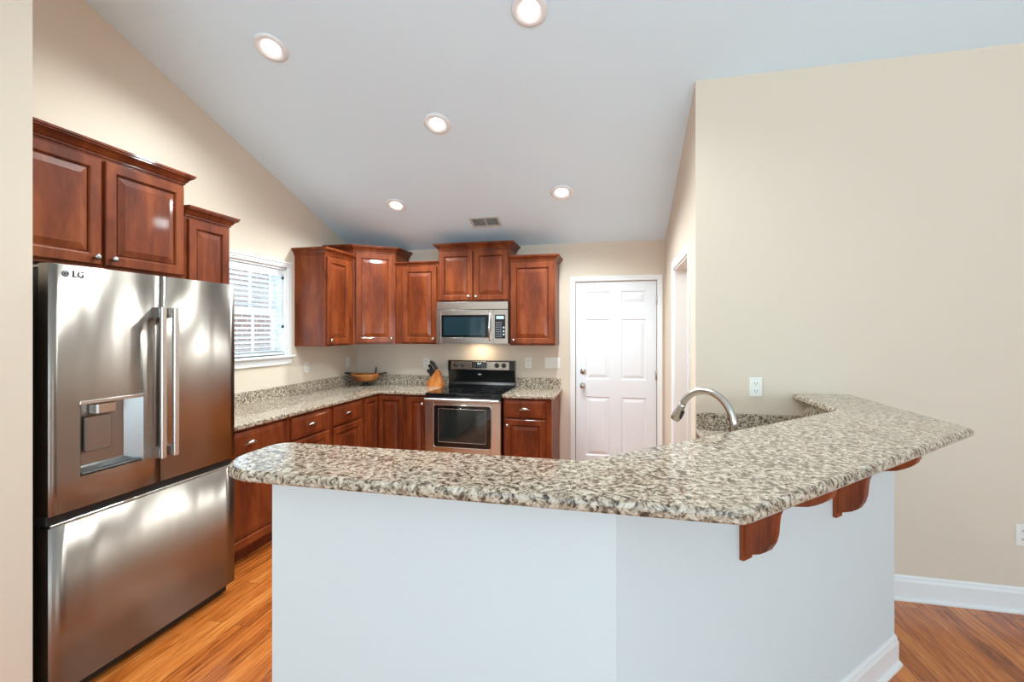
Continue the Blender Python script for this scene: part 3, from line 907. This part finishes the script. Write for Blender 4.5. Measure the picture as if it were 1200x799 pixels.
# ------------------------------------------------------------------ range
RX0, RX1 = 1.169, 1.931
rg = thing('range', 'stainless electric range with a black glass cooktop', 'stove', (RX0, -.665, 0), 0)
RW = RX1 - RX0
MB().box(.003, RW - .003, .02, .655, .02, .895, .004).build('body', M['black'], rg)
ctp = MB(); ctp.box(0, RW, -.020, .600, .897, .915, .006); ctp.build('cooktop', M['blackglass'], rg)
for (x, y, r) in ((.20, .14, .105), (.56, .14, .085), (.20, .42, .08), (.56, .42, .105)):
    rr = MB(); n = 32
    vs = [(x + q * math.cos(2 * PI * k / n), y + q * math.sin(2 * PI * k / n), .9154) for q in (r - .003, r) for k in range(n)]
    rr.add(vs, [(k, (k + 1) % n, n + (k + 1) % n, n + k) for k in range(n)])
    rr.build('burner_ring', M['darkgrey'], rg, fix=False)
# front under the cooktop
MB().box(0, RW, -.012, .02, .862, .897, .004).build('front_lip', M['black'], rg)
# oven door
od = MB()
x0, x1, z0, z1 = .098, RW - .098, .405, .800
od.box(.002, x0, -.03, .018, .245, .858, .004); od.box(x1, RW - .002, -.03, .018, .245, .858, .004)
od.box(x0, x1, -.03, .018, z1, .858, .002); od.box(x0, x1, -.03, .018, .245, z0, .002)
odo = od.build('oven_door', M['steel'], rg)
def rrect(x0, x1, z0, z1, r, n=5):
    P = []
    for (cx_, cz_, a0) in ((x1 - r, z1 - r, 0), (x0 + r, z1 - r, 90), (x0 + r, z0 + r, 180), (x1 - r, z0 + r, 270)):
        P += [(cx_ + r * math.cos(math.radians(a0 + 90 * k / n)), cz_ + r * math.sin(math.radians(a0 + 90 * k / n))) for k in range(n + 1)]
    return P
ring = [(x, -.033, z) for x, z in rrect(x0 - .006, x1 + .006, z0 - .006, z1 + .006, .025)]
MB().tube(ring, .005, 8, closed=True).build('window_bezel', M['chrome'], odo)
MB().prism(rrect(x0 - .004, x1 + .004, z0 - .004, z1 + .004, .024), 'Y', -.0325, -.026).build('window_border', M['blackglass'], odo)
MB().prism(rrect(x0 + .045, x1 - .045, z0 + .045, z1 - .030, .010), 'Y', -.0345, -.031).build('oven_window', M['ovenglass'], odo)
ring = [(x, -.0345, z) for x, z in rrect(x0 + .045, x1 - .045, z0 + .045, z1 - .030, .010)]
MB().tube(ring, .0022, 6, closed=True).build('window_edge', M['steel'], odo)
hd = MB(); hd.box(.004, RW - .004, -.075, -.050, .840, .872, .009); hd.box(.02, .06, -.052, -.028, .845, .867, .003); hd.box(RW - .06, RW - .02, -.052, -.028, .845, .867, .003)
hd.build('handle', M['steel'], odo)
MB().box(.002, RW - .002, -.026, .018, .05, .238, .006).build('storage_drawer', M['steel'], rg)
for x in (.05, RW - .05):
    for y in (.06, .60):
        MB().lathe([(0, 0), (.018, 0), (.018, .022), (0, .022)], 12, T(x, y, 0)).build('foot', M['darkgrey'], rg)
# backguard
bgd = MB()
bgd.prism([(.597, .9153), (.597, .935), (.610, .960), (.600, 1.040), (.590, 1.085), (.585, 1.092), (.592, 1.195), (.655, 1.195), (.655, .9153)], 'X', 0.006, RW - .006)
bgo = bgd.build('backguard', M['black'], rg)
slope = math.atan2(.007, .103)
mcp = T(0, .5868, 1.095) @ RX(-slope)
pan = MB(); pan.box(.040, RW - .065, -.006, .001, .002, .090, .002, mat=mcp); pano = pan.build('control_panel', M['steel'], bgo)
for x in (.092, .176, .562, .640):
    kb = MB(); kb.lathe([(0, 0), (.026, 0), (.026, .006), (.020, .010), (.018, .024), (.014, .027), (0, .027)], 18, mcp @ T(x, -.006, .050) @ RX(PI / 2))
    kb.box(-.004, .004, -.018, .018, .022, .033, .002, mat=mcp @ T(x, -.006, .050) @ RX(PI / 2))
    kb.build('knob', M['darkgrey'], pano)
dsp = MB(); dsp.box(.282, .448, -.009, -.004, .020, .082, .002, mat=mcp); dspo = dsp.build('display', M['blackglass'], pano)
mb = MB()
for i in range(6):
    for k in range(3):
        if 2 <= i <= 3 and k == 2: continue
        mb.box(.292 + i * .025, .308 + i * .025, -.0098, -.0088, .028 + k * .017, .036 + k * .017, mat=mcp)
mb.build('buttons', plain('grey_button_print', rgb(96, 100, 112), .5), dspo)
mb = MB(); mb.box(.343, .389, -.0098, -.0088, .060, .074, mat=mcp); mb.build('clock_window', M['display'], dspo)
em = MB(); em.lathe([(0, 0), (.020, 0), (.020, .002), (0, .0022)], 20, T(.365, .5985, 1.046) @ RX(PI / 2 - .15) @ Matrix.Diagonal((1, .42, 1, 1)))
em.build('emblem', M['legend'], bgo)

# ------------------------------------------------------------------ microwave
MZ = 1.3875
mw = thing('microwave', 'stainless over-the-range microwave under the two-door cabinet', 'microwave', (1.169, -.40, MZ), 0)
MB().box(.002, .760, .022, .397, .003, .427, .003).build('body', M['darkgrey'], mw)
MB().box(0, .762, -.004, .022, .348, .427, .004).build('vent_panel', M['steel'], mw)
md = MB()
wx0, wx1, wz0, wz1 = .055, .560, .062, .292
md.box(.0, wx0, -.006, .022, 0.0, .343, .003); md.box(wx1, .612, -.006, .022, 0, .343, .003)
md.box(wx0, wx1, -.006, .022, wz1, .343, .002); md.box(wx0, wx1, -.006, .022, 0, wz0, .002)
mdo = md.build('door', M['steel'], mw)
MB().box(wx0, wx1, -.004, .010, wz0, wz1, .002).build('window_border', M['blackglass'], mdo)
MB().box(wx0 + .028, wx1 - .03, -.0052, -.003, wz0 + .024, wz1 - .022, .0008).build('window', M['mwglass'], mdo)
hb = MB()
hp = [(.578, -.006, .040)] + [(.578, -.010 - .032 * math.sin(PI * k / 12), .045 + .255 * k / 12) for k in range(13)] + [(.578, -.006, .305)]
hb.tube(hp, .011, 10); hb.build('handle', M['chrome'], mdo)
MB().box(.614, .762, -.006, .022, 0, .343, .003).build('control_frame', M['steel'], mw)
cp = MB().box(.628, .735, -.0085, -.005, .055, .292, .002).build('control_panel', M['blackglass'], mw)
mb = MB()
for k in range(7):
    for i in range(3):
        mb.box(.638 + i * .022, .654 + i * .022, -.0092, -.0083, .070 + k * .023, .081 + k * .023)
mb.build('buttons', plain('slate_button_print', rgb(104, 112, 120), .5), cp)
mb = MB()
for z in (.085, .118, .155): mb.box(.712, .728, -.0092, -.0083, z, z + .018)
mb.build('key_legends', M['legend'], cp)
MB().box(.643, .722, -.0092, -.0083, .250, .280).build('display', M['display'], cp)
MB().box(.30, .44, .20, .30, -.001, .004, .001).build('lamp_lens', M['lamp'], mw)
area_light('microwave_task_light', (1.54, -.14, MZ - .006), (0, 0, 0), .12, .08, .8, (1.0, .74, .42))

# ------------------------------------------------------------------ things on the counters
bo = thing('wooden_bowl', 'carved wooden bowl with dark iron handles on the corner counter', 'bowl', (.272, -.25, .914), .25)
def oval_bowl(mb, a, b, h, t):
    n = 36; prof = [(.30, 0), (.55, .06), (.80, .35), (.95, .75), (1.0, 1.0), (.96, 1.0), (.90, .78), (.74, .42), (.50, .16), (.20, .12)]
    vs = []; fs = []
    for s, z in prof:
        vs += [(a * s * math.cos(2 * PI * k / n), b * s * math.sin(2 * PI * k / n), h * z + .012 * (math.cos(2 * PI * k / n) ** 2) * z) for k in range(n)]
    for i in range(len(prof) - 1):
        for k in range(n):
            l = (k + 1) % n; fs.append((i * n + k, i * n + l, (i + 1) * n + l, (i + 1) * n + k))
    fs.append(tuple(reversed(range(n)))); fs.append(tuple(range((len(prof) - 1) * n, len(prof) * n)))
    mb.add(vs, fs, T(0, 0, t), True)
    return mb
oval_bowl(MB(), .165, .110, .085, .040).build('bowl_body', M['bowlwood'], bo)
for s in (-1, 1):
    h = MB()
    h.tube([(s * .150, -.040, .125), (s * .195, -.034, .134), (s * .222, -.016, .137), (s * .226, 0, .138), (s * .222, .016, .137), (s * .195, .034, .134), (s * .150, .040, .125)], .0085, 8)
    h.build('handle', M['iron'], bo)
MB().tube([(.07, .100, .10), (.078, .112, .14), (.082, .118, .195)], [.008, .009, .007], 8).build('peg', M['iron'], bo)
st = MB(); st.lathe([(0, 0), (.075, 0), (.070, .008), (.030, .016), (.028, .032), (.055, .042), (.050, .046), (0, .046)], 24); st.build('stand', M['iron'], bo)

kb = thing('knife_block', 'honey-coloured wooden knife block left of the range', 'knife block', (1.062, -.135, .914), 0.10)
# profile in local x (left = -x, where the knives point up and out) and z
KP = [(-.095, 0), (.075, 0), (.082, .012), (.030, .172), (.012, .180), (-.060, .085), (-.095, .045)]
MB().prism(KP, 'Y', -.048, .048).build('block', M['blockwood'], kb)
# knives stick out of the sloping left face, whose upper edge runs from (-.060,.085) to (.012,.180)
fd = Vector((.072, 0, .095)).normalized(); out = Vector((-fd.z, 0, fd.x))
kdata = [(.112, -.032, .120), (.108, .0, .128), (.110, .032, .112), (.064, -.030, .112), (.066, .012, .118), (.020, -.030, .088), (.018, .0, .094), (.022, .030, .090)]
proto = None
for i, (s, y, L) in enumerate(kdata):
    p = Vector((-.060, y, .085)) + fd * (s * .95 + .008)
    z_ax = (out + Vector((0, 0, .55))).normalized()
    if proto is None:
        proto = thing('kitchen_knife', 'black-handled knife standing in the wooden knife block', 'knife', (0, 0, 0), 0, 'knives in the block')
        hn = MB()
        hn.loft([(-.011, -.007), (.011, -.007), (.011, .007), (-.011, .007)], [(0, .004), (.002, .012), (0, .05), (.003, .082), (.001, .094), (-.004, .098)])
        hn.build('handle', M['knife'], proto)
        bl_ = MB(); bl_.box(-.010, .010, -.0012, .0012, -.045, .006); bl_.lathe([(0, 0), (.0105, 0), (.0105, .006), (0, .006)], 10, T(0, 0, .001)); bl_.build('blade', M['chrome'], proto)
        k = proto
    else:
        k = copy_tree(proto)
    wp = kb.matrix_basis @ p if False else Matrix.Translation(kb.location) @ RZ(.10) @ p
    k.location = wp
    q = (RZ(.10).to_3x3() @ z_ax)
    k.rotation_euler = q.to_track_quat('Z', 'Y').to_euler()
    k.scale = (1, 1, L / .098)

# faucet
fc = thing('kitchen_faucet', 'brushed nickel gooseneck pull-down faucet behind the bar', 'faucet', (3.447, -2.838, .914), 3 * PI / 4)
pts = []
R_ = .128
zc = .218
tb = MB()
tb.lathe([(0, 0), (.030, 0), (.030, .006), (.022, .016), (.019, .060), (.0145, .075), (.0, .075)], 20)
tb.build('base', M['nickel'], fc)
neck = [(0, 0, .07), (0, 0, .15), (0, 0, zc)] + [(R_ - R_ * math.cos(a), 0, zc + R_ * math.sin(a)) for a in [math.radians(4 + 6 * k) for k in range(26)]]
MB().tube(neck, [.0158] * 3 + [.0158 - .001 * min(1, k / 10) for k in range(26)], 16).build('neck', M['nickel'], fc)
e = Vector(neck[-1]); dirn = (Vector(neck[-1]) - Vector(neck[-2])).normalized()
mh = Matrix.Translation(e) @ dirn.to_track_quat('Z', 'Y').to_matrix().to_4x4()
sh = MB(); sh.lathe([(0, -.004), (.0150, -.004), (.0155, .010), (.0165, .030), (.0205, .055), (.0220, .075), (.0195, .083), (0, .084)], 20, mh); sho = sh.build('spray_head', M['nickel'], fc)
bt = MB(); bt.box(-.006, .006, .016, .026, .022, .066, .003, mat=mh @ RZ(PI)); bt.box(-.006, .006, .018, .026, .022, .066, .003, mat=mh @ RZ(PI / 2)); bt.build('spray_button', M['darkgrey'], sho)
lv = MB(); lv.tube([(0, -.018, .050), (0, -.040, .056), (0, -.085, .085)], [.009, .007, .005], 10); lv.build('lever', M['nickel'], fc)


# ------------------------------------------------------------------ outlets and switches
def plate(mb, w, h): mb.box(-w / 2, w / 2, -.006, 0, -h / 2, h / 2, .0025)
def outlet(label, loc, rot):
    t = thing('wall_outlet', label, 'outlet', loc, rot, 'duplex outlets')
    mb = MB(); plate(mb, .072, .116); mb.build('cover_plate', M['plastic'], t)
    for s in (1, -1):
        mb = MB(); mb.prism(rrect(-.0165, .0165, s * .0225 - .0145, s * .0225 + .0145, .009), 'Y', -.008, -.005); r = mb.build('receptacle', M['plastic'], t)
        mb = MB(); mb.box(-.0085, -.0055, -.0086, -.0078, s * .0225 - .002, s * .0225 + .008); mb.box(.0055, .0085, -.0086, -.0078, s * .0225 - .002, s * .0225 + .007)
        mb.lathe([(0, 0), (.0028, 0), (.0028, .0008), (0, .0008)], 10, T(0, -.0078, s * .0225 - .0075) @ RX(PI / 2)); mb.build('slots', M['slot'], r)
    return t
def switches(label, loc, rot, n):
    t = thing('light_switch', label, 'switch', loc, rot)
    w = .072 + .046 * (n - 1)
    mb = MB(); plate(mb, w, .116); mb.build('cover_plate', M['plastic'], t)
    for k in range(n):
        x = -(n - 1) * .023 + k * .046
        mb = MB(); mb.box(x - .006, x + .006, -.007, -.005, -.012, .012); mb.box(x - .004, x + .004, -.017, -.006, .000, .009, .002, mat=None); mb.build('toggle', M['plastic'], t)
    return t
outlet('white outlet on the left wall near the window sill', (.0005, -.89, 1.160), PI / 2)
switches('single switch on the left wall near the back corner', (.0005, -.187, 1.164), PI / 2, 1)
outlet('white outlet on the back wall above the knife block', (.885, -.0005, 1.155), 0)
outlet('white outlet on the back wall just right of the range', (2.060, -.0005, 1.175), 0)
switches('three-gang switch plate between the range and the white door', (2.322, -.0005, 1.178), 0, 3)
outlet('white outlet on the tall wall above the bar top', (3.806, YW - .0005, 1.178), 0)
outlet('white outlet low on the wall at the right edge', (5.125, YW - .0005, .416), 0)

# ------------------------------------------------------------------ ceiling fixtures
tilt = -math.atan(S)
cans = [('recessed ceiling light above the fridge cabinet, nearest the left wall', .900, -2.405), ('recessed ceiling light cut by the top edge of the picture', 2.525, -2.385),
        ('recessed ceiling light at the middle of the slope', 1.712, -1.705), ('recessed ceiling light above the corner cabinet, farthest left', .931, -.821),
        ('recessed ceiling light above the white door, farthest right', 2.521, -.843)]
proto = None
for lab, x, y in cans:
    if proto is None:
        # local z points out of the ceiling (down)
        proto = thing('ceiling_light', lab, 'light', (0, 0, 0), 0, 'recessed ceiling lights')
        MB().lathe([(.055, .001), (.098, .001), (.100, .004), (.094, .012), (.080, .017), (.066, .014), (.056, .004)], 36).build('trim_ring', M['trim'], proto)
        MB().lathe([(0, .003), (.056, .003), (.052, .006), (.036, .009), (0, .010)], 32).build('lens', M['lamp'], proto)
        c = proto
    else:
        c = copy_tree(proto)
    c.location = (x, y, ceil_z(y)); c['label'] = lab
    c.rotation_euler = (PI + tilt, 0, 0)
    l = bpy.data.lights.new('can_lamp', 'SPOT'); l.energy = CAN_POWER; l.color = CAN_COLOR; l.spot_size = math.radians(158); l.spot_blend = 0.6; l.shadow_soft_size = .06
    lo_ = bpy.data.objects.new('can_lamp', l); C.objects.link(lo_); lo_.location = (x, y - .006, ceil_z(y) - .035); lo_.rotation_euler = (tilt * .5, 0, 0)

vt = thing('ceiling_vent', 'small slotted air vent in the ceiling above the microwave cabinet', 'vent', (1.720, -.470, ceil_z(-.470)), (PI + tilt, 0, 0))
mb = MB(); a, b_ = .150, .085
for (x0, x1, y0, y1) in ((-a, a, -b_, -b_ + .022), (-a, a, b_ - .022, b_), (-a, -a + .022, -b_ + .022, b_ - .022), (a - .022, a, -b_ + .022, b_ - .022), (-.008, .008, -b_ + .022, b_ - .022)):
    mb.box(x0, x1, y0, y1, .0005, .010, .002)
mb.build('frame', M['grille'], vt)
MB().box(-a + .02, a - .02, -b_ + .02, b_ - .02, .0005, .0015).build('duct', M['ventdark'], vt)
mb = MB()
for k in range(9):
    y = -b_ + .030 + k * (2 * b_ - .060) / 8
    for s in (-1, 1):
        mb.box(min(s * .010, s * (a - .024)), max(s * .010, s * (a - .024)), -.0008, .0008, -.004, .004, mat=T(0, y, .006) @ RX(-.7))
mb.build('louvers', M['grille'], vt)

# unseen dome lamp added to brighten the room behind the doorway
pl = thing('ceiling_light', 'unseen dome lamp added to brighten the room behind the side doorway', 'light', (4.4, -.9, ceil_z(-.9) - .002), (PI + tilt, 0, 0))
MB().lathe([(0, 0), (.15, 0), (.15, .02), (0, .02)], 28).build('canopy', M['trim'], pl)
MB().lathe([(.14, .02), (.13, .06), (.09, .09), (0, .10)], 28).build('dome', M['lamp'], pl)
pll = bpy.data.lights.new('pantry_fill_light', 'POINT'); pll.energy = 30; pll.color = CAN_COLOR; pll.shadow_soft_size = .1
pl_l = bpy.data.objects.new('pantry_fill_light', pll); C.objects.link(pl_l); pl_l.location = (4.4, -.9, ceil_z(-.9) - .22)
